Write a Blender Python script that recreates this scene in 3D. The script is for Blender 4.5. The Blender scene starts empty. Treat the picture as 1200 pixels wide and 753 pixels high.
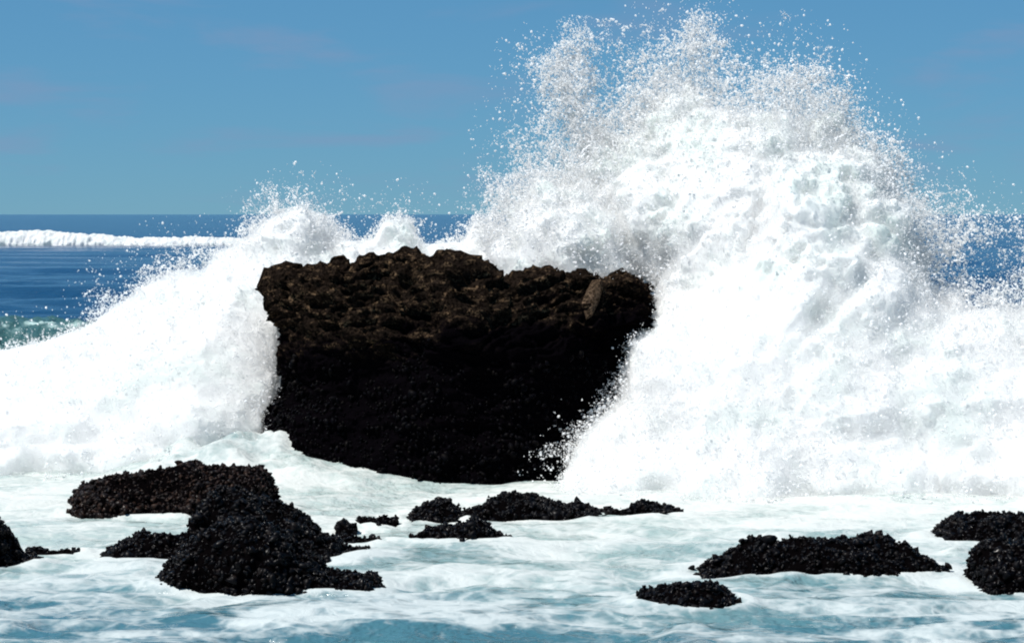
import bpy, math, random
import numpy as np
from mathutils import Vector

RNG = np.random.default_rng(11)
random.seed(4)
scene = bpy.context.scene
COL = scene.collection
F = 3000.0            # focal length in pixels of the 1200 px wide photograph
CAM_H = 3.6
PITCH = math.atan(125.5 / F)
CP, SP = math.cos(PITCH), math.sin(PITCH)

# ------------------------------------------------------------------ utilities
def at(px, py, Y):
    """world x, z of the ray through photo pixel (px, py) at distance Y"""
    a = (px - 600.0) / F
    b = (376.5 - py) / F
    k = Y / (CP + b * SP)
    return a * k, CAM_H + k * (b * CP - SP)

def ground(py, z=0.0):
    """distance Y at which a ray through row py meets height z"""
    b = (376.5 - py) / F
    return (z - CAM_H) / (b * CP - SP) * (CP + b * SP)

_P = np.random.default_rng(5).permutation(256).astype(np.int32)
_P = np.concatenate([_P, _P])
_g = np.random.default_rng(6).normal(size=(256, 3)).astype(np.float32)
_g /= np.linalg.norm(_g, axis=1, keepdims=True)

def _perlin(x, y, z):
    xi, yi, zi = np.floor(x), np.floor(y), np.floor(z)
    fx, fy, fz = (x - xi).astype(np.float32), (y - yi).astype(np.float32), (z - zi).astype(np.float32)
    X, Y, Z = xi.astype(np.int64) & 255, yi.astype(np.int64) & 255, zi.astype(np.int64) & 255
    u, v, w = (t * t * t * (t * (t * 6 - 15) + 10) for t in (fx, fy, fz))
    out = 0
    for i in (0, 1):
        a = _P[(X + i) & 255]
        wu = u if i else 1 - u
        for j in (0, 1):
            b = _P[a + ((Y + j) & 255)]
            wv = v if j else 1 - v
            for k in (0, 1):
                g = _g[_P[b + ((Z + k) & 255)]]
                ww = w if k else 1 - w
                out = out + wu * wv * ww * (g[..., 0] * (fx - i) + g[..., 1] * (fy - j) + g[..., 2] * (fz - k))
    return out

def noise(x, y, z, scale=1.0, octaves=1, off=0.0, gain=0.5):
    x, y, z = np.broadcast_arrays(np.asarray(x, float), np.asarray(y, float), np.asarray(z, float))
    shp = x.shape
    x, y, z = x.ravel(), y.ravel(), z.ravel()
    res = np.zeros(x.size, np.float32)
    for s in range(0, x.size, 400000):
        sl = slice(s, s + 400000)
        a, f, t = 1.0, scale, 0
        for o in range(octaves):
            q = off + 17.3 * o
            t = t + a * _perlin(x[sl] * f + q, y[sl] * f + q * 1.7, z[sl] * f - q)
            a *= gain
            f *= 2.03
        res[sl] = t
    return res.reshape(shp) * 1.5

def smooth(a, b, x):
    t = np.clip((x - a) / (b - a), 0, 1)
    return t * t * (3 - 2 * t)

def interp(x, pts):
    p = np.asarray(pts, float)
    return np.interp(x, p[:, 0], p[:, 1])

def make_mesh(name, verts, faces, mat, parent=None, smooth_shade=True, attrs=None):
    """verts (n,3) array, faces (m,k) array with k = 3 or 4"""
    verts = np.ascontiguousarray(verts, np.float32)
    faces = np.ascontiguousarray(faces, np.int32)
    k = faces.shape[1]
    me = bpy.data.meshes.new(name)
    me.vertices.add(len(verts))
    me.vertices.foreach_set('co', verts.ravel())
    me.loops.add(faces.size)
    me.loops.foreach_set('vertex_index', faces.ravel())
    me.polygons.add(len(faces))
    me.polygons.foreach_set('loop_start', np.arange(0, faces.size, k, dtype=np.int32))
    me.polygons.foreach_set('use_smooth', np.full(len(faces), smooth_shade))
    for nm, val in (attrs or {}).items():
        me.attributes.new(nm, 'FLOAT', 'POINT').data.foreach_set('value', np.ascontiguousarray(val, np.float32).ravel())
    me.update(calc_edges=True)
    me.validate()
    me.materials.append(mat)
    ob = bpy.data.objects.new(name, me)
    COL.objects.link(ob)
    ob.parent = parent
    return ob

def tag(o, label=None, cat=None, group=None, kind=None):
    for k, v in (('label', label), ('category', cat), ('group', group), ('kind', kind)):
        if v:
            o[k] = v
    return o

def empty(name, loc, *tags, **kw):
    o = bpy.data.objects.new(name, None)
    o.location = loc
    o.empty_display_size = 0.3
    COL.objects.link(o)
    return tag(o, *tags, **kw)

def child(parent, name, verts, faces, mat, **kw):
    v = np.asarray(verts, np.float32) - np.asarray(parent.location, np.float32)
    return make_mesh(name, v, faces, mat, parent, **kw)

def grid_faces(nu, nv, wrap_u=False):
    i = np.arange(nu if wrap_u else nu - 1)
    j = np.arange(nv - 1)
    I, J = np.meshgrid(i, j, indexing='ij')
    a = I * nv + J
    b = ((I + 1) % nu) * nv + J
    return np.stack([a, b, b + 1, a + 1], -1).reshape(-1, 4)

def grid_normals(P):
    du = np.gradient(P, axis=0)
    dv = np.gradient(P, axis=1)
    n = np.cross(du, dv)
    return n / (np.linalg.norm(n, axis=-1, keepdims=True) + 1e-9)

# ------------------------------------------------------------------ materials
def new_mat(name):
    m = bpy.data.materials.new(name)
    m.use_nodes = True
    nt = m.node_tree
    nt.nodes.clear()
    return m, nt

def N(nt, t, **kw):
    n = nt.nodes.new(t)
    for k, v in kw.items():
        if k in n.bl_rna.properties and k not in n.inputs:
            setattr(n, k, v)
        else:
            n.inputs[k].default_value = v
    return n

def L(nt, a, b):
    nt.links.new(a, b)

def math_node(nt, op, a, b=None, c=None, clamp=False):
    n = nt.nodes.new('ShaderNodeMath')
    n.operation = op
    n.use_clamp = clamp
    for i, v in enumerate((a, b, c)):
        if v is None:
            continue
        if isinstance(v, (int, float)):
            n.inputs[i].default_value = v
        else:
            L(nt, v, n.inputs[i])
    return n.outputs[0]

def maprange(nt, v, a, b, c=0.0, d=1.0, kind='SMOOTHSTEP'):
    n = nt.nodes.new('ShaderNodeMapRange')
    n.interpolation_type = kind
    L(nt, v, n.inputs['Value'])
    for nm, val in (('From Min', a), ('From Max', b), ('To Min', c), ('To Max', d)):
        n.inputs[nm].default_value = val
    return n.outputs[0]

def mixcol(nt, f, a, b):
    n = nt.nodes.new('ShaderNodeMix')
    n.data_type = 'RGBA'
    if isinstance(f, (int, float)):
        n.inputs[0].default_value = f
    else:
        L(nt, f, n.inputs[0])
    for i, v in ((6, a), (7, b)):
        if isinstance(v, tuple):
            n.inputs[i].default_value = (*v, 1)
        else:
            L(nt, v, n.inputs[i])
    return n.outputs[2]

def coords(nt, sx=1, sy=1, sz=1):
    g = nt.nodes.new('ShaderNodeNewGeometry')
    m = nt.nodes.new('ShaderNodeMapping')
    m.inputs['Scale'].default_value = (sx, sy, sz)
    L(nt, g.outputs['Position'], m.inputs['Vector'])
    return m.outputs[0]

def tex_noise(nt, vec, scale, detail=4, rough=0.55, dist=0.0):
    n = N(nt, 'ShaderNodeTexNoise', Scale=scale, Detail=detail, Roughness=rough, Distortion=dist)
    L(nt, vec, n.inputs['Vector'])
    return n.outputs['Fac']

def spray_material(name, color, trans):
    m, nt = new_mat(name)
    out = N(nt, 'ShaderNodeOutputMaterial')
    d = N(nt, 'ShaderNodeBsdfDiffuse', Color=(*color, 1))
    t = N(nt, 'ShaderNodeBsdfTranslucent', Color=(*color, 1))
    mx = N(nt, 'ShaderNodeMixShader', Fac=trans)
    L(nt, d.outputs[0], mx.inputs[1])
    L(nt, t.outputs[0], mx.inputs[2])
    L(nt, mx.outputs[0], out.inputs['Surface'])
    return m

def foam_material():
    m, nt = new_mat('foam')
    out = N(nt, 'ShaderNodeOutputMaterial')
    p = coords(nt)
    n1 = tex_noise(nt, p, 1.3, 5, 0.6)
    # aerated water: pure foam with greener, water-rich clots
    c = mixcol(nt, maprange(nt, n1, 0.42, 0.72), (0.93, 0.935, 0.93), (0.80, 0.87, 0.84))
    d = N(nt, 'ShaderNodeBsdfDiffuse')
    t = N(nt, 'ShaderNodeBsdfTranslucent')
    L(nt, c, d.inputs['Color'])
    L(nt, c, t.inputs['Color'])
    b = N(nt, 'ShaderNodeBump', Strength=0.25, Distance=0.04)
    L(nt, tex_noise(nt, p, 9, 8, 0.7), b.inputs['Height'])
    L(nt, b.outputs[0], d.inputs['Normal'])
    mx = N(nt, 'ShaderNodeMixShader', Fac=0.45)
    L(nt, d.outputs[0], mx.inputs[1])
    L(nt, t.outputs[0], mx.inputs[2])
    L(nt, mx.outputs[0], out.inputs['Surface'])
    return m

def sea_material():
    m, nt = new_mat('sea_water')
    out = N(nt, 'ShaderNodeOutputMaterial')
    p = coords(nt)
    fo = N(nt, 'ShaderNodeAttribute', attribute_name='foam').outputs['Fac']
    ae = N(nt, 'ShaderNodeAttribute', attribute_name='aerated').outputs['Fac']
    # foam cover: large drifting patches, broken by lace
    big = tex_noise(nt, coords(nt, 0.7, 0.9, 1), 1.0, 3, 0.5, 0.6)
    fine = tex_noise(nt, p, 3.2, 8, 0.65, 0.5)
    vor = N(nt, 'ShaderNodeTexVoronoi', feature='DISTANCE_TO_EDGE', Scale=3.0)
    warp = nt.nodes.new('ShaderNodeVectorMath')
    warp.operation = 'MULTIPLY_ADD'
    nz = N(nt, 'ShaderNodeTexNoise', Scale=1.7, Detail=3)
    L(nt, p, nz.inputs['Vector'])
    L(nt, nz.outputs['Color'], warp.inputs[0])
    warp.inputs[1].default_value = (1.2, 1.2, 1.2)
    L(nt, p, warp.inputs[2])
    L(nt, warp.outputs[0], vor.inputs['Vector'])
    lace = maprange(nt, vor.outputs['Distance'], 0.0, 0.25, 0.10, -0.04)
    s = math_node(nt, 'MULTIPLY', math_node(nt, 'SUBTRACT', big, 0.5), 1.5)
    s = math_node(nt, 'ADD', s, math_node(nt, 'MULTIPLY', math_node(nt, 'SUBTRACT', fine, 0.5), 0.85))
    s = math_node(nt, 'ADD', s, lace)
    s = math_node(nt, 'ADD', s, fo)
    mask = maprange(nt, s, 0.30, 0.85)
    # water body
    wc = mixcol(nt, ae, (0.002, 0.035, 0.10), (0.08, 0.20, 0.205))
    ae2 = maprange(nt, ae, 0.55, 1.0)
    wc = mixcol(nt, ae2, wc, (0.32, 0.39, 0.375))
    w = N(nt, 'ShaderNodeBsdfPrincipled', Roughness=0.12, IOR=1.33)
    w.inputs['Specular IOR Level'].default_value = 0.30
    L(nt, wc, w.inputs['Base Color'])
    b = N(nt, 'ShaderNodeBump', Strength=0.4, Distance=0.12)
    h1 = tex_noise(nt, coords(nt, 1, 1.6, 1), 1.6, 6, 0.6, 0.3)
    L(nt, h1, b.inputs['Height'])
    b2 = N(nt, 'ShaderNodeBump', Strength=0.7, Distance=0.8)
    L(nt, tex_noise(nt, coords(nt, 0.30, 0.28, 1), 1.0, 6, 0.65, 0.4), b2.inputs['Height'])
    L(nt, b2.outputs[0], b.inputs['Normal'])
    L(nt, b.outputs[0], w.inputs['Normal'])
    f = N(nt, 'ShaderNodeBsdfPrincipled', Roughness=0.6)
    L(nt, mixcol(nt, ae2, (0.41, 0.455, 0.46), (0.51, 0.53, 0.51)), f.inputs['Base Color'])
    f.inputs['Specular IOR Level'].default_value = 0.2
    b3 = N(nt, 'ShaderNodeBump', Strength=0.7, Distance=0.05)
    L(nt, s, b3.inputs['Height'])
    L(nt, b3.outputs[0], f.inputs['Normal'])
    mx = N(nt, 'ShaderNodeMixShader')
    L(nt, mask, mx.inputs[0])
    L(nt, w.outputs[0], mx.inputs[1])
    L(nt, f.outputs[0], mx.inputs[2])
    L(nt, mx.outputs[0], out.inputs['Surface'])
    return m

def swell_material():
    m, nt = new_mat('green_swell')
    out = N(nt, 'ShaderNodeOutputMaterial')
    p = coords(nt, 0.5, 0.5, 1.2)
    n = tex_noise(nt, p, 1.1, 8, 0.65, 1.0)
    g = N(nt, 'ShaderNodeBsdfPrincipled', Roughness=0.2, IOR=1.33)
    g.inputs['Base Color'].default_value = (0.035, 0.095, 0.10, 1)
    g.inputs['Specular IOR Level'].default_value = 0.3
    b = N(nt, 'ShaderNodeBump', Strength=0.8, Distance=0.3)
    L(nt, tex_noise(nt, coords(nt, 0.5, 1, 1), 2.0, 6, 0.6), b.inputs['Height'])
    L(nt, b.outputs[0], g.inputs['Normal'])
    f = N(nt, 'ShaderNodeBsdfDiffuse', Color=(0.36, 0.48, 0.47, 1))
    mx = N(nt, 'ShaderNodeMixShader')
    L(nt, maprange(nt, n, 0.50, 0.68), mx.inputs[0])
    L(nt, g.outputs[0], mx.inputs[1])
    L(nt, f.outputs[0], mx.inputs[2])
    L(nt, mx.outputs[0], out.inputs['Surface'])
    return m

def rock_material(name, tide, dark, brown, ochre, slope=0.0):
    """weathered brown stone above the tide line, black wet stone below it"""
    m, nt = new_mat(name)
    out = N(nt, 'ShaderNodeOutputMaterial')
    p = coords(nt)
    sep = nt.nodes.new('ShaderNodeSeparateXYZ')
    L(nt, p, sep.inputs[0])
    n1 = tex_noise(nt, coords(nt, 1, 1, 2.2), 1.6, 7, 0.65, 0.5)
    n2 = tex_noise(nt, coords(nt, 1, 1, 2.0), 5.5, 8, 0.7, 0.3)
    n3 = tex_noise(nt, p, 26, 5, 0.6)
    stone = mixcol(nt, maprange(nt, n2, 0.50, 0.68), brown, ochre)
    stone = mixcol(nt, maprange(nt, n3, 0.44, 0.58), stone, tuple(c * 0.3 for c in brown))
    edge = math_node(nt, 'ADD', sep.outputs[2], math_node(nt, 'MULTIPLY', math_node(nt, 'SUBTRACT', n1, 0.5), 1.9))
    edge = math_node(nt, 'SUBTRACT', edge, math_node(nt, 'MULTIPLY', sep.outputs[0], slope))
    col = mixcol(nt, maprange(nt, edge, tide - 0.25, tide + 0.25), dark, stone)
    b = N(nt, 'ShaderNodeBsdfPrincipled')
    L(nt, col, b.inputs['Base Color'])
    b.inputs['Specular IOR Level'].default_value = 0.0
    L(nt, maprange(nt, edge, tide - 0.25, tide + 0.25, 0.5, 0.85), b.inputs['Roughness'])
    bm = N(nt, 'ShaderNodeBump', Strength=0.9, Distance=0.05)
    L(nt, math_node(nt, 'ADD', n2, math_node(nt, 'MULTIPLY', n3, 0.5)), bm.inputs['Height'])
    L(nt, bm.outputs[0], b.inputs['Normal'])
    L(nt, b.outputs[0], out.inputs['Surface'])
    return m

def mussel_material(lo, hi, spec=0.09, ra=0.25, rb=0.6):
    m, nt = new_mat('mussel_shell')
    out = N(nt, 'ShaderNodeOutputMaterial')
    p = coords(nt)
    n = tex_noise(nt, p, 14, 3, 0.6)
    b = N(nt, 'ShaderNodeBsdfPrincipled')
    L(nt, mixcol(nt, maprange(nt, n, 0.45, 0.7), lo, hi), b.inputs['Base Color'])
    b.inputs['Specular IOR Level'].default_value = spec
    L(nt, maprange(nt, tex_noise(nt, p, 30, 2), 0.35, 0.6, ra, rb), b.inputs['Roughness'])
    L(nt, b.outputs[0], out.inputs['Surface'])
    return m

M_DROP = spray_material('water_drops', (0.95, 0.95, 0.95), 0.5)
M_FOAM = foam_material()
def mist_material():
    m, nt = new_mat('fine_mist')
    out = N(nt, 'ShaderNodeOutputMaterial')
    v = N(nt, 'ShaderNodeVolumeScatter', Color=(1.0, 1.0, 1.0, 1), Density=2.6, Anisotropy=0.0)
    L(nt, v.outputs[0], out.inputs['Volume'])
    return m
M_MIST = mist_material()
M_SEA = sea_material()
M_SWELL = swell_material()
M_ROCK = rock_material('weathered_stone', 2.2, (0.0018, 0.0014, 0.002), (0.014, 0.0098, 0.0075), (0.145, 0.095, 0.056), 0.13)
M_BASE = rock_material('wet_black_stone', 9.0, (0.0018, 0.0014, 0.0016), (0.02, 0.014, 0.011), (0.03, 0.02, 0.015))
M_SLAB = rock_material('pale_stone', -9.0, (0.01, 0.01, 0.01), (0.075, 0.05, 0.033), (0.19, 0.13, 0.088))
M_MUSSEL = mussel_material((0.0012, 0.0011, 0.002), (0.005, 0.003, 0.0025))
M_DULL = mussel_material((0.0012, 0.0011, 0.002), (0.004, 0.003, 0.0025), 0.03, 0.4, 0.7)
M_BROWN = mussel_material((0.005, 0.003, 0.003), (0.028, 0.014, 0.009))

# ------------------------------------------------------------------ mussel shells
def shell_template():
    """a pointed oval shell, flattened, standing on its point along +z"""
    prof = [(0.0, 0.0), (0.22, 0.16), (0.5, 0.40), (0.8, 0.62), (0.97, 0.42), (1.04, 0.0)]
    seg = 6
    v, f = [(0, 0, 0)], []
    for z, r in prof[1:-1]:
        for k in range(seg):
            a = 2 * math.pi * k / seg
            v.append((r * math.cos(a), 0.62 * r * math.sin(a), z))
    v.append((0, 0, prof[-1][0]))
    n = len(prof) - 2
    for k in range(seg):
        k2 = (k + 1) % seg
        f.append((0, 1 + k2, 1 + k))
        for r in range(n - 1):
            a, b = 1 + r * seg + k, 1 + r * seg + k2
            f += [(a, b, b + seg), (a, b + seg, a + seg)]
        f.append((1 + (n - 1) * seg + k, 1 + (n - 1) * seg + k2, len(v) - 1))
    return np.array(v, np.float32), np.array(f, np.int32)

SHELL_V, SHELL_F = shell_template()

def basis(n):
    """random orthonormal frames with z = n"""
    r = RNG.normal(size=n.shape)
    a = np.cross(n, r)
    a /= np.linalg.norm(a, axis=1, keepdims=True) + 1e-9
    b = np.cross(n, a)
    return np.stack([a, b, n], 1)              # rows are axes

def scatter(tv, tf, pos, frames, size):
    v = np.einsum('tk,nkj->ntj', tv, frames) * size[:, None, None] + pos[:, None, :]
    f = tf[None] + (np.arange(len(pos)) * len(tv))[:, None, None]
    return v.reshape(-1, 3), f.reshape(-1, 3)

def mussels(P, Nn, count_per_m2, size, keep=None):
    """shells over a grid surface P (nu,nv,3) with outward normals Nn"""
    du = np.linalg.norm(np.gradient(P, axis=0), axis=-1)
    dv = np.linalg.norm(np.gradient(P, axis=1), axis=-1)
    area = (du * dv)
    w = area * (P[..., 2] > -0.03)
    if keep is not None:
        w = w * keep
    n = int(w.sum() * count_per_m2)
    idx = RNG.choice(w.size, n, p=(w / w.sum()).ravel())
    pos = P.reshape(-1, 3)[idx] + RNG.normal(size=(n, 3)) * 0.012
    nn = Nn.reshape(-1, 3)[idx] + RNG.normal(size=(n, 3)) * 0.55 + np.array([0, 0, 0.25])
    nn /= np.linalg.norm(nn, axis=1, keepdims=True)
    s = size * RNG.lognormal(0, 0.28, n)
    # patches of larger and smaller shells
    s *= np.clip(1 + 0.75 * noise(pos[:, 0], pos[:, 1], pos[:, 2], 2.6, 2), 0.35, 1.8)
    pos = pos - nn * (s * 0.35)[:, None]
    return scatter(SHELL_V, SHELL_F, pos, basis(nn), s)

# ------------------------------------------------------------------ low rocks in the wash
def loft(top, depth, yc, zlow, nx, na, amp, seed, sharp=0.8, rough=(1.0, 0.5, 0.28), freq=1.5):
    """closed mound: top = [(x, z)] silhouette at distance yc, depth = half depth in y"""
    top = np.asarray(top, float)
    x0, x1 = top[0, 0], top[-1, 0]
    u = np.linspace(0, 1, nx)
    X = x0 + (x1 - x0) * u
    H = np.interp(X, top[:, 0], top[:, 1])
    e = np.clip(np.minimum(u, 1 - u) / 0.12, 0, 1)
    D = depth * np.sqrt(1 - (1 - e) ** 2 * 0.92) * (0.75 + 0.25 * H / top[:, 1].max())
    a = np.linspace(0, math.pi, na)
    Xg = np.repeat(X[:, None], na, 1)
    Yg = yc - D[:, None] * np.cos(a)[None] * (1 + 0.12 * noise(Xg * 1.3, 0, 0, 1, 2, seed))
    Zg = zlow + (H[:, None] - zlow) * np.abs(np.sin(a))[None] ** sharp
    P = np.stack([Xg, Yg, Zg], -1)
    n = -grid_normals(P)
    d = np.zeros_like(Xg)
    for i, r in enumerate(rough):
        d += amp * r * noise(Xg, Yg, Zg, freq * 2.6 ** i, 2, seed + 9 * i)
    P = P + n * d[..., None]
    # draw the two ends together
    for k, row in ((0, 1), (-1, -2)):
        P[k] = P[k].mean(0)
    return P

FEET = []
def mussel_rock(px_top, base_py, depth, label, group=None, seed=0, size=0.054, amp=0.10, density=640, shells=None):
    yf = ground(base_py)
    yc = yf + depth * 0.9
    pts = [at(px, py, yc) for px, py in px_top]
    pts = [(x, max(z - 0.02, 0.05)) for x, z in pts]
    FEET.append((0.5 * (pts[0][0] + pts[-1][0]), yc, 0.5 * (pts[-1][0] - pts[0][0]), depth))
    w = pts[-1][0] - pts[0][0]
    nx, na = int(np.clip(w / 0.016, 40, 260)), int(np.clip(depth * 2 / 0.02, 40, 90))
    amp = amp * min(1.0, 0.35 + 0.35 * w)
    P = loft(pts, depth, yc, -0.18, nx, na, amp, seed)
    Nn = -grid_normals(P)
    c = P.reshape(-1, 3).mean(0)
    o = empty('mussel_rock', (float(c[0]), float(c[1]), 0.0), label, 'rock', group)
    child(o, 'rock_body', P.reshape(-1, 3), grid_faces(nx, na)[:, ::-1], M_BASE)
    v, f = mussels(P, Nn, density, size)
    tag(child(o, 'mussel_cover', v, f, shells or M_MUSSEL), kind='stuff')
    return o

G = 'low mussel covered rocks awash in the foam'
ROCKS = [
    dict(px_top=[(84, 598), (92, 574), (112, 562), (150, 556), (190, 550), (225, 545), (262, 545), (285, 549), (305, 552), (318, 566), (322, 574)],
         base_py=608, depth=0.85, shells=M_BROWN, label='brownish mussel covered rock behind the tallest dark mound, partly hidden by it'),
    dict(px_top=[(117, 660), (124, 645), (150, 634), (185, 626), (215, 624), (226, 596), (242, 582), (262, 575), (285, 578), (312, 590), (345, 602), (372, 622), (400, 640), (428, 660)],
         base_py=665, depth=0.75, label='tallest dark mussel mound with a low shoulder reaching out to the left'),
    dict(px_top=[(187, 688), (197, 664), (215, 640), (250, 622), (290, 612), (330, 620), (362, 644), (385, 668), (408, 682), (440, 692)],
         base_py=697, depth=0.6, label='broad black mussel mound nearest the camera with a low tail on its right'),
    dict(px_top=[(376, 636), (384, 627), (405, 623), (430, 626), (447, 637)],
         base_py=640, depth=0.3, label='small flat black rock just right of the tallest mussel mound'),
    dict(px_top=[(396, 619), (402, 614), (410, 613), (418, 619)],
         base_py=621, depth=0.12, label='tiniest black rock tip showing above the foam', size=0.045),
    dict(px_top=[(421, 615), (432, 609), (448, 606), (458, 608), (466, 613)],
         base_py=617, depth=0.18, label='small dark rock sliver in the foam left of the stubby lump', size=0.045),
    dict(px_top=[(476, 606), (482, 594), (500, 588), (520, 586), (536, 592), (545, 604)],
         base_py=612, depth=0.4, label='stubby mussel lump touching the left end of the long low ridge'),
    dict(px_top=[(543, 600), (560, 590), (590, 581), (620, 578), (655, 582), (700, 590), (735, 593), (758, 591), (775, 595), (792, 603), (802, 610)],
         base_py=614, depth=0.55, label='long low mussel ridge below the big cliff rock, tapering to the right'),
    dict(px_top=[(480, 630), (498, 622), (520, 616), (538, 610), (552, 605), (566, 610), (582, 622), (603, 639)],
         base_py=640, depth=0.35, label='pointed mussel hump in front of the long low ridge'),
    dict(px_top=[(806, 679), (822, 668), (850, 660), (870, 648), (880, 636), (910, 631), (945, 625), (985, 631), (1020, 634), (1060, 636), (1085, 646), (1100, 662), (1109, 680)],
         base_py=682, depth=0.6, label='wide flat topped mussel rock standing alone in the white water at right'),
    dict(px_top=[(743, 708), (752, 690), (775, 682), (805, 679), (835, 680), (854, 691), (870, 710)],
         base_py=719, depth=0.4, label='small oval mussel rock in front of the wide flat topped one'),
    dict(px_top=[(1091, 635), (1100, 614), (1120, 601), (1150, 599), (1190, 601), (1225, 604), (1250, 630)],
         base_py=638, depth=0.6, label='dark mussel rock at the right edge, the farther of the two there'),
    dict(px_top=[(1137, 688), (1140, 664), (1146, 644), (1165, 634), (1200, 632), (1240, 638), (1275, 670), (1290, 690)],
         base_py=696, depth=0.6, label='steep black mussel boulder cut by the right edge, in front of a farther rock'),
    dict(px_top=[(-95, 668), (-70, 620), (-40, 596), (-8, 600), (6, 622), (14, 640), (26, 652), (40, 662), (46, 670)],
         base_py=671, depth=0.6, label='black rock flank sloping down into the water, cut by the left edge'),
    dict(px_top=[(31, 650), (42, 645), (58, 643), (75, 645), (92, 652)],
         base_py=653, depth=0.2, label='thin strip of rock barely above water at the far left', size=0.045),
]
for i, r in enumerate(ROCKS):
    mussel_rock(group=G, seed=3.7 * i + 1, **r)

# ------------------------------------------------------------------ the big sea rock
YR = 35.0
def edge_w(pts):                       # photo pixels -> (z, x) at YR
    q = [at(px, py, YR) for px, py in pts]
    return sorted((z, x) for x, z in q)
LEFT = edge_w([(301, 575), (300, 545), (300, 497), (309, 482), (322, 470), (330, 450), (317, 432), (316, 418), (322, 402), (321, 385), (313, 365), (304, 348), (306, 336)])
RIGHT = edge_w([(690, 575), (700, 530), (722, 480), (738, 440), (742, 410), (752, 386), (784, 374), (790, 369), (777, 358), (768, 345)])
TOP = [at(px, py, YR + 1) for px, py in [
    (295, 340), (306, 338), (313, 332), (328, 323), (340, 328), (352, 319), (368, 322), (384, 316), (397, 305), (409, 311), (419, 300), (431, 297),
    (438, 304), (446, 309), (456, 304), (471, 297), (495, 299), (505, 301), (519, 297), (541, 297), (551, 303), (562, 312), (572, 321), (584, 326), (597, 330), (612, 326),
    (624, 323), (643, 320), (660, 324), (682, 321), (692, 327), (701, 329), (715, 328), (732, 325), (745, 328), (758, 333), (770, 346), (790, 352)]]

def big_rock():
    nu, nv, nc = 900, 200, 26
    ph = np.linspace(0, 2 * math.pi, nu, endpoint=False)
    v = np.linspace(-0.10, 1.0, nv)
    c, s = np.cos(ph), np.sin(ph)
    cx = np.sign(c) * np.abs(c) ** 0.62
    sy = np.sign(s) * np.abs(s) ** 0.62
    Z0 = v * 2.75
    xl, xr = interp(Z0, LEFT), interp(Z0, RIGHT)
    mid, hw = (xl + xr) / 2, (xr - xl) / 2
    X = mid[None] + hw[None] * cx[:, None]
    ztop = interp(X, TOP) - 0.06
    Z = v[None] * ztop
    # the face: sheer below, leaning back above, left corner set farther away
    front = interp(v, [(-0.1, 33.85), (0.0, 33.9), (0.5, 34.2), (0.66, 34.2), (0.78, 34.5), (1.0, 35.15)])
    back = interp(v, [(-0.1, 38.2), (0.6, 38.0), (1.0, 37.4)])
    yc, hd = (front + back) / 2, (back - front) / 2
    Y = yc[None] + hd[None] * sy[:, None]
    Y = Y + 0.33 * np.clip(-(X + 0.9), 0, None) ** 1.3 * (1 - smooth(36.5, 38, Y)) + 0.25 * np.clip(X - 1.0, 0, None)
    P = np.stack([X, Y, Z], -1)
    # cap
    sc = np.linspace(1, 0, nc + 1)[1:]
    rim = P[:, -1]
    cx0, cy0 = rim[:, 0].mean(), rim[:, 1].mean()
    Xc = cx0 + (rim[:, 0:1] - cx0) * (0.25 + 0.75 * sc)[None] * np.where(sc > 0.01, 1, 1)[None]
    Yc = cy0 + (rim[:, 1:2] - cy0) * sc[None]
    Zc = interp(Xc, TOP) - 0.06 - 0.02 * (1 - sc)[None]
    P = np.concatenate([P, np.stack([Xc, Yc, Zc], -1)], 1)
    n = grid_normals(P)
    n = -n if (n[:nu // 4, nv // 2, 0].mean() < 0) else n
    x, y, z = P[..., 0], P[..., 1], P[..., 2]
    up = smooth(1.4, 2.2, z)
    wx = x + 0.15 * noise(x, y, z, 2.1, 2, 40)
    wz = z + 0.25 * noise(x, y, z, 0.8, 2, 44)
    d = 0.16 * noise(x, y, z, 0.75, 3, 3) + 0.07 * noise(wx, y, wz * 2.0, 2.2, 3, 9)
    # ledges and cracks in the upper bed
    d += up * 0.13 * (0.75 - np.abs(noise(wx * 0.8, y, wz * 3.6, 1.7, 3, 21)) * 2.2)
    # lumpy weathered knobs
    kn = np.abs(noise(x, y, z, 5.5, 2, 30))
    d += (0.03 + 0.05 * up) * (kn - 0.22)
    kb = np.abs(noise(x, y, z, 2.3, 1, 33))
    d += 0.13 * up * (kb - 0.25)
    d += 0.022 * noise(x, y, z, 14, 3, 60)
    fade = np.ones(P.shape[1]); fade[nv:] = 0.25 + 0.75 * sc
    P = P + n * (d * fade[None])[..., None]
    P[:, nv:, 2] += up[:, nv:] * (0.08 * (kn[:, nv:] - 0.2) + 0.16 * (kb[:, nv:] - 0.25)) * (1 - sc)[None]
    n2 = grid_normals(P)
    n2 = -n2 if (n2[:nu // 4, nv // 2, 0].mean() < 0) else n2
    return P, n2, nv

P, NB, nv = big_rock()
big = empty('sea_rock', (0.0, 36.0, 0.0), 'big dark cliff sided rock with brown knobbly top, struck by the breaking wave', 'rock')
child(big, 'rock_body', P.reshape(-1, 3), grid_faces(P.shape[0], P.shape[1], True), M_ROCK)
zz = P[..., 2]
patch = noise(P[..., 0], P[..., 1], zz, 1.3, 2, 71)
keep = (zz + patch * 0.5 < 1.55) * (P[..., 1] < 37.0)
v, f = mussels(P, NB, 150, 0.045, keep.astype(float))
tag(child(big, 'mussel_cover', v, f, M_DULL), kind='stuff')

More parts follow.
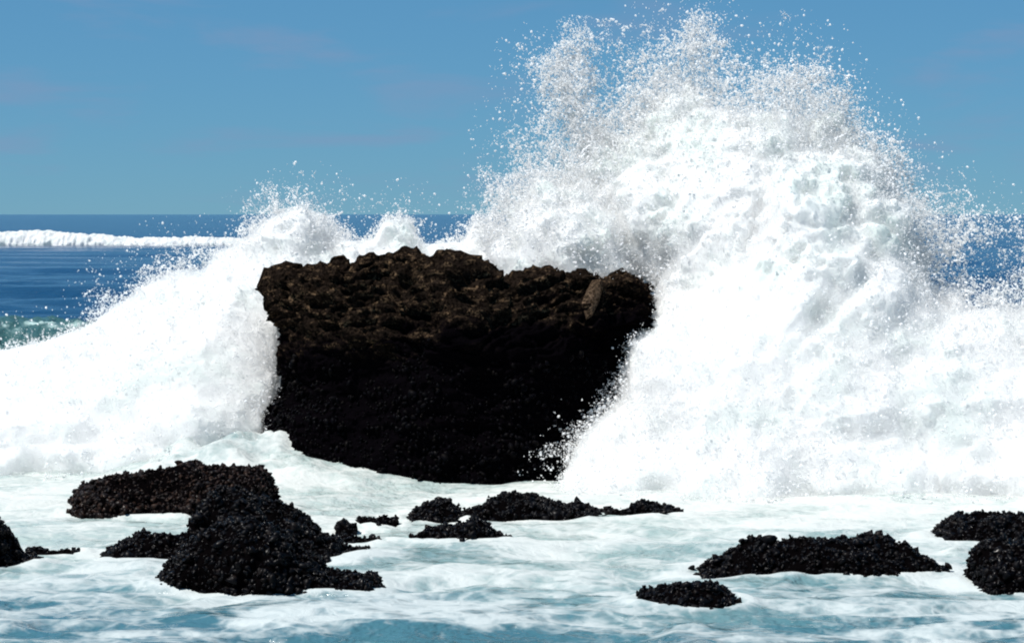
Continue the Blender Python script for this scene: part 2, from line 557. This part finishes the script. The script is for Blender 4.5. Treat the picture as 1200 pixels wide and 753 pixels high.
# pale slab leaning in the notch of the upper right face
def slab():
    ys = 34.70
    q = [at(px, py, ys) for px, py in [(683, 366), (681, 356), (688, 342), (695, 329), (705, 328), (707, 338), (702, 354), (694, 370), (687, 374)]]
    q = np.array(q)
    n = len(q)
    c = q.mean(0)
    rings = []
    for sc_, dy in ((1.0, 0.45), (1.0, 0.06), (0.86, 0.0), (0.45, -0.03), (0.0, -0.035)):
        r = c + (q - c) * sc_
        rings.append(np.column_stack([r[:, 0], ys + dy + (r[:, 1] - c[1]) * 0.55 + 0.02 * noise(r[:, 0], r[:, 1], dy, 9), r[:, 1]]))
    V = np.concatenate(rings)
    fs = []
    for k in range(len(rings) - 1):
        for i in range(n):
            j = (i + 1) % n
            fs.append((k * n + i, k * n + j, (k + 1) * n + j, (k + 1) * n + i))
    return V, np.array(fs)
v, f = slab()
tag(child(big, 'stone_slab', v, f, M_SLAB, smooth_shade=False), 'pale tan slab standing out of the dark upper face')

# ------------------------------------------------------------------ sea sheet
BIG_FOOT = [(-3.4, 37.0, 0.8), (-1.5, 35.4, 1.3), (0.3, 35.3, 1.2), (1.2, 35.6, 1.2)]

def sea():
    rows = np.concatenate([np.arange(1100, 420, -1.0), np.arange(420, 292, -0.5), np.arange(292, 251.35, -0.25)])
    Yr = np.array([ground(r) for r in rows])
    Yr = np.concatenate([[3.0, 6.0, 9.0], Yr, [40000.0]])
    out_ = np.linspace(1.05, 3.2, 24)
    u = np.concatenate([-out_[::-1], np.linspace(-1, 1, 620), out_])
    nu = len(u)
    X = u[None] * (0.34 * Yr[:, None] + 9.0)
    Y = np.repeat(Yr[:, None], nu, 1)
    dy = np.gradient(Yr)[:, None]
    Z = np.zeros_like(X)
    near = 1 - smooth(36, 60, Y)
    # surf zone chop
    wx = X + 0.8 * noise(X, Y, 0, 0.35, 2, 2)
    wy = Y + 0.5 * noise(X, Y, 0, 0.5, 2, 8)
    c1 = noise(wx * 0.40, wy * 0.95, 0, 1.0, 3, 13)
    Z += near * (0.085 * c1 + 0.040 * (1 - 2 * np.abs(noise(wx * 0.8, wy * 1.9, 0, 1.0, 2, 19))))
    # open sea: swell trains and wind waves, each dropped where the sheet is too coarse for it
    far = smooth(38, 70, Y)
    for wl, amp, ang, sd in ((16, 0.20, 0.15, 1), (9, 0.12, -0.3, 2), (5.2, 0.12, 0.45, 3), (3.0, 0.075, -0.1, 4), (31, 0.30, 0.05, 5)):
        kx, ky = math.sin(ang) * 2 * math.pi / wl, math.cos(ang) * 2 * math.pi / wl
        env = 0.5 + 1.1 * noise(X, Y * 1.5, sd, 0.6 / wl, 2, sd * 5.0)
        ph = X * kx + Y * ky + 3.2 * noise(X, Y, sd, 0.45 / wl, 2, sd * 7.0)
        ok = 1 - smooth(wl * 0.22, wl * 0.42, dy)
        Z += far * ok * np.interp(Y, [90, 220], [1.0, 0.4]) * amp * np.clip(env, 0, 1.6) * (np.sin(ph) + 0.3 * np.sin(2 * ph + 1.2))
    # water heaped against the left foot of the big rock, running down to the right
    lx = X + 3.6
    heap = 0.50 * np.exp(-(np.clip(lx, 0, None) / 1.6) ** 2 - (np.clip(-lx, 0, None) / 1.6) ** 2) * np.exp(-((Y - 35.6) / 1.6) ** 2)
    Z += heap * (1 + 0.5 * noise(X, Y, 0, 1.6, 3, 55))
    # foam cover and aerated water
    foam = interp(Y, [(0, 0.46), (21.5, 0.47), (23.5, 0.51), (25.5, 0.52), (28, 0.52), (31, 0.56), (40, 0.8), (43, 0.45), (48, 0.08), (60, -0.18), (3e4, -0.28)])
    foam = foam + 0.16 * noise(X, Y * 1.6, 0, 0.25, 2, 77) * near
    foam += 0.16 * np.exp(-((Y - 31.6) / 1.1) ** 2) * smooth(0.0, 1.2, X)            # foot of the burst
    foam -= heap * 0.25
    for fx, fy, fw, fd in FEET:
        e = np.sqrt(((X - fx) / (fw + 0.1)) ** 2 + ((Y - fy) / (fd * 0.95)) ** 2)
        lip = np.exp(-((e - 1.0) / 0.16) ** 2)
        foam += 0.30 * lip
        Z += 0.035 * lip
    foam += 0.10 * near * c1
    aer = interp(Y, [(0, 0.42), (22, 0.5), (26, 0.75), (31, 1.0), (42, 0.9), (48, 0.3), (75, 0.06), (200, 0.0)])
    aer = aer + 0.15 * noise(X, Y, 0, 0.3, 2, 90) * near - heap * 0.35
    P = np.stack([X, Y, Z], -1)
    make_tag = make_mesh('sea_water', P.reshape(-1, 3), grid_faces(len(Yr), nu)[:, ::-1], M_SEA, attrs={'foam': foam, 'aerated': np.clip(aer, 0, 1)})
    tag(make_tag, 'blue sea running out to the horizon, foam streaked around the rocks', 'sea', kind='structure')
sea()

# ------------------------------------------------------------------ far waves
def far_breaker():
    Yb = 296.0
    pts = [(-260, 285), (-150, 276), (-60, 277), (-20, 274), (0, 273), (30, 271), (60, 271), (90, 274), (120, 277), (150, 280), (180, 279), (210, 278), (250, 278), (290, 280), (340, 282), (420, 284), (520, 287)]
    q = [at(px, py, Yb) for px, py in pts]
    Pm = loft(q, 4.0, Yb, -0.3, 1100, 40, 0.30, 5.5, sharp=0.8, rough=(1.0, 0.6, 0.7), freq=0.25)
    o = make_mesh('breaking_wave', Pm.reshape(-1, 3), grid_faces(1100, 40)[:, ::-1], M_FOAM)
    tag(o, 'distant white line of surf breaking far out on the blue sea', 'wave')

def green_swell():
    Yb = 64.0
    pts = [(-220, 400), (-120, 384), (-40, 375), (10, 372), (50, 373), (80, 376), (110, 377), (150, 380), (200, 386), (260, 396), (330, 408)]
    q = [at(px, py, Yb) for px, py in pts]
    Pm = loft(q, 3.2, Yb, -0.35, 500, 60, 0.10, 8.5, sharp=1.1, rough=(1.0, 0.5, 0.3))
    o = make_mesh('ocean_wave', Pm.reshape(-1, 3), grid_faces(500, 60)[:, ::-1], M_SWELL)
    tag(o, 'green swell streaked with foam rising behind the left hand spray', 'wave')
far_breaker()
green_swell()

# ------------------------------------------------------------------ spray
def surface_nets(f, org, h):
    """mesh of the f = 0 surface of a voxel field (inside f > 0)"""
    s = f > 0
    nx, ny, nz = f.shape
    cnt = np.zeros((nx - 1, ny - 1, nz - 1), np.uint8)
    for i in (0, 1):
        for j in (0, 1):
            for k in (0, 1):
                cnt += s[i:nx - 1 + i, j:ny - 1 + j, k:nz - 1 + k]
    act = np.argwhere((cnt > 0) & (cnt < 8))
    idx = np.full(cnt.shape, -1, np.int32)
    idx[act[:, 0], act[:, 1], act[:, 2]] = np.arange(len(act))
    pos = np.zeros((len(act), 3), np.float32)
    num = np.zeros(len(act), np.float32)
    corners = [(i, j, k) for i in (0, 1) for j in (0, 1) for k in (0, 1)]
    val = {c: f[act[:, 0] + c[0], act[:, 1] + c[1], act[:, 2] + c[2]] for c in corners}
    for c in corners:
        for ax in range(3):
            if c[ax] == 0:
                d = list(c); d[ax] = 1; d = tuple(d)
                a, b = val[c], val[d]
                cr = (a > 0) != (b > 0)
                t = a[cr] / (a[cr] - b[cr])
                q = np.tile(np.array(c, np.float32), (cr.sum(), 1))
                q[:, ax] = t
                pos[cr] += q
                num[cr] += 1
    pos = pos / num[:, None] + act
    faces = []
    for ax in range(3):
        a = [slice(1, -1)] * 3; b = [slice(1, -1)] * 3
        a[ax], b[ax] = slice(0, -1), slice(1, None)
        sa, sb = s[tuple(a)], s[tuple(b)]
        cr = np.argwhere(sa != sb)
        o = np.ones(3, int); o[ax] = 0
        e = cr + o
        fl = sa[cr[:, 0], cr[:, 1], cr[:, 2]]
        u, w = [(1, 2), (2, 0), (0, 1)][ax]
        def cell(du, dw):
            q = e.copy(); q[:, u] += du; q[:, w] += dw
            return idx[q[:, 0], q[:, 1], q[:, 2]]
        qd = np.stack([cell(-1, -1), cell(0, -1), cell(0, 0), cell(-1, 0)], 1)
        qd[~fl] = qd[~fl][:, ::-1]
        faces.append(qd)
    fc = np.concatenate(faces)
    fc = fc[(fc >= 0).all(1)]
    return pos * h + org, fc

def poly_sdf(poly, X, Z):
    """signed distance (inside positive) to a polygon"""
    d = np.full(X.shape, 1e9, np.float32)
    ins = np.zeros(X.shape, bool)
    n = len(poly)
    for i in range(n):
        ax, az = poly[i]; bx, bz = poly[(i + 1) % n]
        ex, ez = bx - ax, bz - az
        t = np.clip(((X - ax) * ex + (Z - az) * ez) / (ex * ex + ez * ez + 1e-12), 0, 1)
        d = np.minimum(d, (X - ax - t * ex) ** 2 + (Z - az - t * ez) ** 2)
        c = ((az > Z) != (bz > Z))
        with np.errstate(divide='ignore', invalid='ignore'):
            ins ^= c & (X < (bx - ax) * (Z - az) / (bz - az + 1e-12) + ax)
    d = np.sqrt(d)
    return np.where(ins, d, -d)

def worley(x, y, z, scale, seed):
    """F2-F1 of jittered cells: small on the walls of bubbles"""
    x, y, z = x * scale, y * scale, z * scale
    xi, yi, zi = np.floor(x).astype(int), np.floor(y).astype(int), np.floor(z).astype(int)
    f1 = np.full(x.shape, 9.0, np.float32); f2 = f1.copy()
    for i in (-1, 0, 1):
        for j in (-1, 0, 1):
            for k in (-1, 0, 1):
                h = _P[_P[_P[(xi + i + seed) & 255] + ((yi + j) & 255)] + ((zi + k) & 255)]
                g = _g[h]
                d = np.sqrt((xi + i + 0.5 + 0.45 * g[:, 0] - x) ** 2 + (yi + j + 0.5 + 0.45 * g[:, 1] - y) ** 2 + (zi + k + 0.5 + 0.45 * g[:, 2] - z) ** 2)
                f2 = np.minimum(f2, np.maximum(f1, d)); f1 = np.minimum(f1, d)
    return f2 - f1

TET_V = np.array([(1, 1, 1), (1, -1, -1), (-1, 1, -1), (-1, -1, 1)], np.float32) * 0.85
TET_F = np.array([(0, 1, 2), (0, 3, 1), (0, 2, 3), (1, 3, 2)])
OCT_V = np.array([(1, 0, 0), (-1, 0, 0), (0, 1, 0), (0, -1, 0), (0, 0, 1), (0, 0, -1)], np.float32)
OCT_F = np.array([(0, 2, 4), (2, 1, 4), (1, 3, 4), (3, 0, 4), (2, 0, 5), (1, 2, 5), (3, 1, 5), (0, 3, 5)])
def ball():
    v = [tuple(p) for p in OCT_V]; f = []
    mid = {}
    def m(a, b):
        k = (min(a, b), max(a, b))
        if k not in mid:
            p = (np.array(v[a]) + np.array(v[b])); p = p / np.linalg.norm(p)
            v.append(tuple(p)); mid[k] = len(v) - 1
        return mid[k]
    for a, b, c in OCT_F:
        ab, bc, ca = m(a, b), m(b, c), m(c, a)
        f += [(a, ab, ca), (ab, b, bc), (ca, bc, c), (ab, bc, ca)]
    return np.array(v, np.float32), np.array(f)
BALL_V, BALL_F = ball()

class Splash:
    def __init__(self, outer, core, ymid, thick, origin, seed, thin=(), behind=None):
        self.behind = behind
        self.ymid, self.thick, self.seed, self.origin = ymid, thick, seed, origin
        # outlines, carried from the photo on to the leaning middle sheet of the splash
        def w(p):
            out = []
            for px, py in p:
                z = 1.0
                for _ in range(6):
                    x, z = at(px, py, self.Y0(z))
                out.append((x, z))
            return np.array(out)
        self.po, self.pc = w(outer), w(core)
        self.lo = self.po.min(0) - 0.3
        self.hi = self.po.max(0) + 0.3
        h = self.h2 = 0.04
        gx = np.arange(self.lo[0], self.hi[0] + h, h); gz = np.arange(self.lo[1], self.hi[1] + h, h)
        X, Z = np.meshgrid(gx, gz, indexing='ij')
        do, dc = poly_sdf(self.po, X, Z), poly_sdf(self.pc, X, Z)
        t = np.where(dc > 0, 1 + np.minimum(dc, 1.0) * 0.6, np.clip(do, 0, None) / (np.clip(do, 0, None) - np.minimum(dc, 0) + 1e-6))
        self.t2 = np.where(do > 0, t, np.maximum(do * 0.8, -0.5)).astype(np.float32)
        for px, py, rad, amt in thin:
            cx, cz = at(px, py, self.Y0(2.5))
            self.t2 -= (amt * np.exp(-((X - cx) ** 2 + (Z - cz) ** 2) / rad ** 2)).astype(np.float32)
    def Y0(self, z):
        return np.interp(z, *zip(*self.ymid))
    def sway(self, x):
        return 0.16 * np.sin(x * 1.3 + self.seed) + 0.12 * np.sin(x * 3.1 + 2) + 0.08 * np.sin(x * 7.3)
    def lean(self, x, z):
        """extra set-back where the splash rises behind the big rock"""
        if not self.behind:
            return 0.0
        a, b, d = self.behind
        return d * (1 - smooth(a, b, x)) * smooth(1.7, 2.8, z)
    def T(self, z):
        return np.interp(z, *zip(*self.thick))
    def t(self, x, y, z):
        i = np.clip((x - self.lo[0]) / self.h2, 0, self.t2.shape[0] - 1.01)
        k = np.clip((z - self.lo[1]) / self.h2, 0, self.t2.shape[1] - 1.01)
        i0, k0 = i.astype(int), k.astype(int)
        a, b = i - i0, k - k0
        T = self.t2
        v = (T[i0, k0] * (1 - a) + T[i0 + 1, k0] * a) * (1 - b) + (T[i0, k0 + 1] * (1 - a) + T[i0 + 1, k0 + 1] * a) * b
        w = (y - self.Y0(z) - self.sway(x) * np.clip(1 - z / 0.8, 0, 1) - self.lean(x, z)) / self.T(z)
        return v - 1.15 * w * w
    def field(self, x, y, z):
        """turbulence drawn out along the throw of the water, away from the point of impact"""
        ox, oy, oz = self.origin
        dx, dz = x - ox, z - oz
        r = np.sqrt(dx * dx + dz * dz) + 0.2
        ang = np.arctan2(dz, dx)
        s = self.seed
        wx = x + 0.25 * noise(x, y, z, 0.9, 2, s + 1)
        wz = z + 0.25 * noise(x, y, z, 0.9, 2, s + 2)
        n = 0.55 * noise(wx, y, wz, 1.1, 2, s) + 0.45 * noise(wx, y, wz, 3.1, 3, s + 5)
        st = noise(ang * 6.0, y * 0.6, r * 0.40, 1.0, 3, s + 8) * smooth(0.8, 2.6, r)
        return 0.72 * n + 0.50 * st
    def body(self, h, thr, amp, soft=0.0):
        y0 = min(self.Y0(z) - self.T(z) for z in (-0.3, 0.5, 1, 2, 3, 4, 5, 6)) - 0.3
        y1 = max(self.Y0(z) + self.T(z) for z in (-0.3, 0.5, 1, 2, 3, 4, 5, 6)) + 0.3 + (self.behind[2] if self.behind else 0)
        gx = np.arange(self.lo[0] - 0.1, self.hi[0] + 0.1, h); gy = np.arange(y0, y1, h); gz = np.arange(-0.3, self.hi[1] + 0.1, h)
        X, Y, Z = np.meshgrid(gx, gy, gz, indexing='ij')
        t = self.t(X.ravel(), Y.ravel(), Z.ravel()).reshape(X.shape)
        near = (t > thr - 0.75) & (t < thr + 0.9)
        f = np.where(t > thr, 1.0, -1.0).astype(np.float32)
        x, y, z = X[near], Y[near], Z[near]
        n = self.field(x, y, z) + 0.16 * noise(x, y, z, 5.5, 2, self.seed + 31)
        f[near] = t[near] - thr + amp * n * (0.45 + 0.55 * smooth(1.2, 3.6, z)) + soft * (1 - smooth(2.2, 4.4, z))
        for sl in ((0,), (-1,)):
            f[sl[0], :, :] = -1; f[:, sl[0], :] = -1; f[:, :, sl[0]] = -1
        return surface_nets(f, np.array([gx[0], gy[0], gz[0]]), h)
    def drops(self, n_try, gain):
        """droplet centres and the local density they were drawn at"""
        x = RNG.uniform(self.lo[0], self.hi[0], n_try); z = RNG.uniform(-0.05, self.hi[1], n_try)
        w = RNG.normal(size=n_try) * 0.55
        yc = self.Y0(z) + self.sway(x) * np.clip(1 - z / 0.8, 0, 1) + self.lean(x, z)
        w = w * (0.25 + 0.75 * np.clip(self.t(x, yc, z), 0, 1))          # the torn rim is a thin curtain
        y = yc + 0.35 * noise(x, 0, z, 0.8, 2, self.seed + 44) + w * self.T(z)
        t = self.t(x, y, z) + 0.35 * np.minimum(w * w, 1.5)
        ok = (t > -0.35) & (t < 1.9)
        x, y, z, t = x[ok], y[ok], z[ok], t[ok]
        n = self.field(x, y, z)
        lace = worley(x + 0.12 * noise(x, y, z, 3, 1, 3), y * 0.6, z + 0.12 * noise(x, y, z, 3, 1, 6), 3.6, int(self.seed))
        lace2 = worley(x, y * 0.6, z, 8.0, int(self.seed) + 7)
        q = t + 0.95 * n
        p = np.clip(q, 0, 1.2) ** 2.0 * gain
        p *= 0.05 + 1.9 * np.exp(-(lace / 0.12) ** 2) + 0.35 * np.exp(-(lace2 / 0.16) ** 2) + np.clip(q - 0.8, 0, 1) * 1.5
        p += 0.006 * (t > -0.1) + 0.004 * (t > -0.4)
        k = RNG.random(len(x)) < p
        return np.column_stack([x, y, z])[k], q[k]

def sp_threads(self, n):
    """torn threads of water: short curling strings of drops in the open part of the splash"""
    x = RNG.uniform(self.lo[0], self.hi[0], n * 8); z = RNG.uniform(0.2, self.hi[1], n * 8)
    y = self.Y0(z) + self.lean(x, z) + RNG.normal(size=n * 8) * 0.4 * self.T(z)
    t = self.t(x, y, z) + 0.6 * noise(x, y, z, 1.6, 2, self.seed + 70)
    k = np.flatnonzero((t > 0.12) & (t < 0.95))[:n]
    p = np.column_stack([x, y, z])[k]
    n = len(p)
    d = p - np.array(self.origin)
    d /= np.linalg.norm(d, axis=1, keepdims=True)
    d = d + RNG.normal(size=(n, 3)) * 0.8
    r0 = 0.0075 * RNG.lognormal(0, 0.35, n)
    steps = RNG.integers(4, 18, n)
    P, Rr = [], []
    for i in range(26):
        a = steps > i
        f = np.sin(math.pi * np.clip((i + 0.7) / (steps + 0.5), 0, 1)) * 0.8 + 0.25
        rr = r0 * f * RNG.uniform(0.6, 1.3, n)
        P.append(p[a] + RNG.normal(size=(a.sum(), 3)) * 0.007); Rr.append(rr[a])
        c = np.column_stack([noise(p[:, 0], p[:, 1], p[:, 2], 5, 1, o + self.seed) for o in (3, 13, 23)])
        d = d + c * 0.9
        d /= np.linalg.norm(d, axis=1, keepdims=True)
        p = p + d * (1.5 * r0)[:, None]
    return np.concatenate(P), np.clip(np.concatenate(Rr), 0.003, 0.016)
Splash.threads = sp_threads

def droplets(parent, pos, q, rad=None, mats=M_DROP):
    n = len(pos)
    r = np.interp(q, [0, 0.6, 1.1], [0.0064, 0.0056, 0.0048]) * RNG.lognormal(-0.08, 0.52, n)
    big = RNG.random(n) < np.interp(q, [0, 0.5, 0.8], [0.10, 0.05, 0.0])
    r[big] *= RNG.uniform(1.4, 2.3, big.sum())
    r = np.clip(r, 0.0028, 0.018)
    if rad is not None:
        r[-len(rad):] = rad
    nn = RNG.normal(size=(n, 3)); nn /= np.linalg.norm(nn, axis=1, keepdims=True)
    fr = basis(nn)
    fr[:, 2] *= RNG.uniform(0.9, 1.7, n)[:, None]
    vs, fs, o = [], [], 0
    for tv, tf, a, b in ((TET_V, TET_F, 0, 0.0075), (OCT_V, OCT_F, 0.0075, 0.015), (BALL_V, BALL_F, 0.015, 1)):
        k = (r >= a) & (r < b)
        v, f = scatter(tv, tf, pos[k], fr[k], r[k])
        vs.append(v); fs.append(f + o); o += len(v)
    return tag(child(parent, 'droplets', np.concatenate(vs), np.concatenate(fs), mats), kind='stuff')

def build_splash(name, label, sp, h, thr, amp, n_try, gain, n_thread):
    o = empty(name, (float(sp.origin[0]), float(sp.origin[1]), 0.0), label, 'spray')
    v, f = sp.body(h, thr, amp)
    child(o, 'foam_body', v, f, M_FOAM)
    v, f = sp.body(0.09, thr - 0.13, amp * 0.8, 0.10)
    tag(child(o, 'fine_mist', v, f, M_MIST), kind='stuff')
    pos, q = sp.drops(n_try, gain)
    
    tp, tr = sp.threads(n_thread)
    droplets(o, np.concatenate([pos, tp]), np.concatenate([q, np.full(len(tp), 0.9)]), tr)
    return o

right = Splash(
    outer=[(545, 268), (560, 240), (570, 205), (575, 170), (585, 130), (600, 100), (606, 70), (612, 48), (640, 52), (675, 42), (715, 46), (738, 44), (748, 30), (780, 16), (812, 14), (832, 6),
           (848, 34), (862, 52), (885, 44), (915, 50), (945, 44), (968, 54), (990, 90), (1010, 112), (1045, 150), (1080, 186), (1115, 212), (1170, 240), (1230, 262), (1290, 300), (1300, 620), (650, 600),
           (640, 560), (680, 480), (715, 430), (712, 395), (742, 350), (738, 334), (690, 346), (640, 350), (600, 350), (575, 324), (560, 300)],
    core=[(588, 340), (578, 300), (596, 270), (636, 244), (676, 226), (712, 206), (750, 190), (785, 160), (815, 132), (855, 140), (905, 138), (940, 150), (980, 188), (1015, 212), (1050, 240), (1062, 265), (1056, 295), (1072, 335),
          (1130, 366), (1200, 384), (1290, 392), (1300, 620), (656, 600), (668, 556), (694, 512), (740, 472), (744, 402), (784, 374), (782, 346), (752, 326), (690, 333), (640, 338)],
    ymid=[(-0.3, 33.6), (0, 33.6), (0.8, 34.5), (1.8, 35.3), (3.0, 36.3), (4.5, 37.2), (6.5, 38.0)],
    thick=[(-0.3, 1.85), (0, 1.75), (0.5, 1.5), (1.0, 1.5), (2.5, 1.5), (6.5, 1.1)],
    origin=(2.6, 35.8, 0.6), seed=20, behind=(1.9, 4.2, 1.5),
    thin=[(1165, 315, 0.75, 0.42), (1110, 290, 0.45, 0.25), (640, 165, 0.7, 0.14), (725, 130, 0.5, 0.12), (592, 275, 0.22, 0.25), (752, 343, 0.22, 0.6)])
left = Splash(
    outer=[(-120, 405), (0, 398), (50, 392), (98, 376), (104, 345), (115, 332), (150, 326), (165, 303), (182, 285), (206, 290), (235, 280), (262, 276), (280, 256), (300, 240), (330, 228), (352, 212), (388, 226), (404, 256), (416, 272),
           (438, 274), (447, 250), (466, 238), (484, 240), (494, 264), (504, 272), (538, 274), (548, 254), (566, 244), (620, 300), (620, 345), (340, 345), (345, 420), (340, 480), (318, 545), (310, 575), (-120, 580)],
    core=[(-120, 428), (0, 416), (60, 402), (118, 384), (170, 350), (230, 322), (288, 290), (326, 266), (352, 250), (382, 258), (394, 284), (440, 288), (452, 264), (480, 262), (490, 286), (546, 288), (558, 266), (585, 290),
          (610, 345), (336, 345), (322, 440), (318, 480), (302, 548), (300, 570), (-120, 575)],
    ymid=[(-0.3, 36.5), (0, 36.5), (1.0, 37.2), (2.2, 38.4), (3.0, 39.3), (5, 39.8)],
    thick=[(-0.3, 2.0), (0, 1.85), (0.4, 1.5), (1.0, 1.3), (2.5, 1.0), (5, 0.7)],
    origin=(-2.2, 38.0, 0.4), seed=63)
build_splash('wave_burst', 'towering white burst of spray thrown up at the right of the big rock', right, 0.030, 0.86, 0.80, 2500000, 2.3, 2600)
build_splash('wave_surge', 'lower white surge of whitewater sweeping up left of and behind the big rock', left, 0.032, 0.82, 0.65, 1300000, 2.0, 1300)

# ------------------------------------------------------------------ sky, sun, camera
EL, AZ = math.radians(62), math.radians(250)      # azimuth clockwise from +Y: high, from the left, a little behind the camera
world = bpy.data.worlds.new('World')
scene.world = world
world.use_nodes = True
nt = world.node_tree
nt.nodes.clear()
out = N(nt, 'ShaderNodeOutputWorld')
bg = N(nt, 'ShaderNodeBackground', Strength=0.09)
sky = nt.nodes.new('ShaderNodeTexSky')
sky.sky_type = 'NISHITA'
sky.sun_disc = False
sky.sun_elevation = EL
sky.sun_rotation = AZ
sky.air_density = 1.0
sky.dust_density = 0.0
sky.ozone_density = 1.6
sky.altitude = 2500
tint = nt.nodes.new('ShaderNodeMix')
tint.data_type = 'RGBA'; tint.blend_type = 'MULTIPLY'
tint.inputs[0].default_value = 1.0
L(nt, sky.outputs[0], tint.inputs[6])
tint.inputs[7].default_value = (0.27, 0.465, 0.655, 1)
tc = nt.nodes.new('ShaderNodeTexCoord')
mp = nt.nodes.new('ShaderNodeMapping')
mp.inputs['Scale'].default_value = (11, 11, 55)
L(nt, tc.outputs['Generated'], mp.inputs[0])
cl = tex_noise(nt, mp.outputs[0], 1.0, 5, 0.55, 0.3)
cm = maprange(nt, cl, 0.50, 0.72, 0.0, 0.42)
even = mixcol(nt, 0.5, tint.outputs[2], (0.82, 2.66, 4.4))
mxc = mixcol(nt, cm, even, (1.9, 2.6, 4.1))
L(nt, mxc, bg.inputs['Color'])
L(nt, bg.outputs[0], out.inputs['Surface'])

sd = bpy.data.lights.new('sun', 'SUN')
sd.energy = 5.0
sd.angle = math.radians(0.53)
sd.color = (1.0, 0.965, 0.91)
so = bpy.data.objects.new('sun', sd)
COL.objects.link(so)
dirv = Vector((math.sin(AZ) * math.cos(EL), math.cos(AZ) * math.cos(EL), math.sin(EL)))
so.rotation_euler = dirv.to_track_quat('Z', 'Y').to_euler()
so.location = dirv * 60

cam = bpy.data.cameras.new('camera')
cam.sensor_width = 36
cam.lens = 36 * F / 1200
cam.clip_end = 60000
co = bpy.data.objects.new('camera', cam)
co.location = (0, 0, CAM_H)
co.rotation_euler = (math.pi / 2 - PITCH, 0, 0)
COL.objects.link(co)
scene.camera = co

scene.render.resolution_x, scene.render.resolution_y = 1024, 642
vs = scene.view_settings
scene.display_settings.display_device = 'sRGB'
vs.view_transform = 'Standard'
vs.look = 'None'
vs.exposure = 0.42
vs.gamma = 1
vs.use_curve_mapping = False
cy = scene.cycles
cy.use_denoising = True
cy.filter_width = 2.0
cy.max_bounces = 14
cy.volume_bounces = 9
cy.diffuse_bounces = 10
cy.transmission_bounces = 8
cy.sample_clamp_indirect = 8
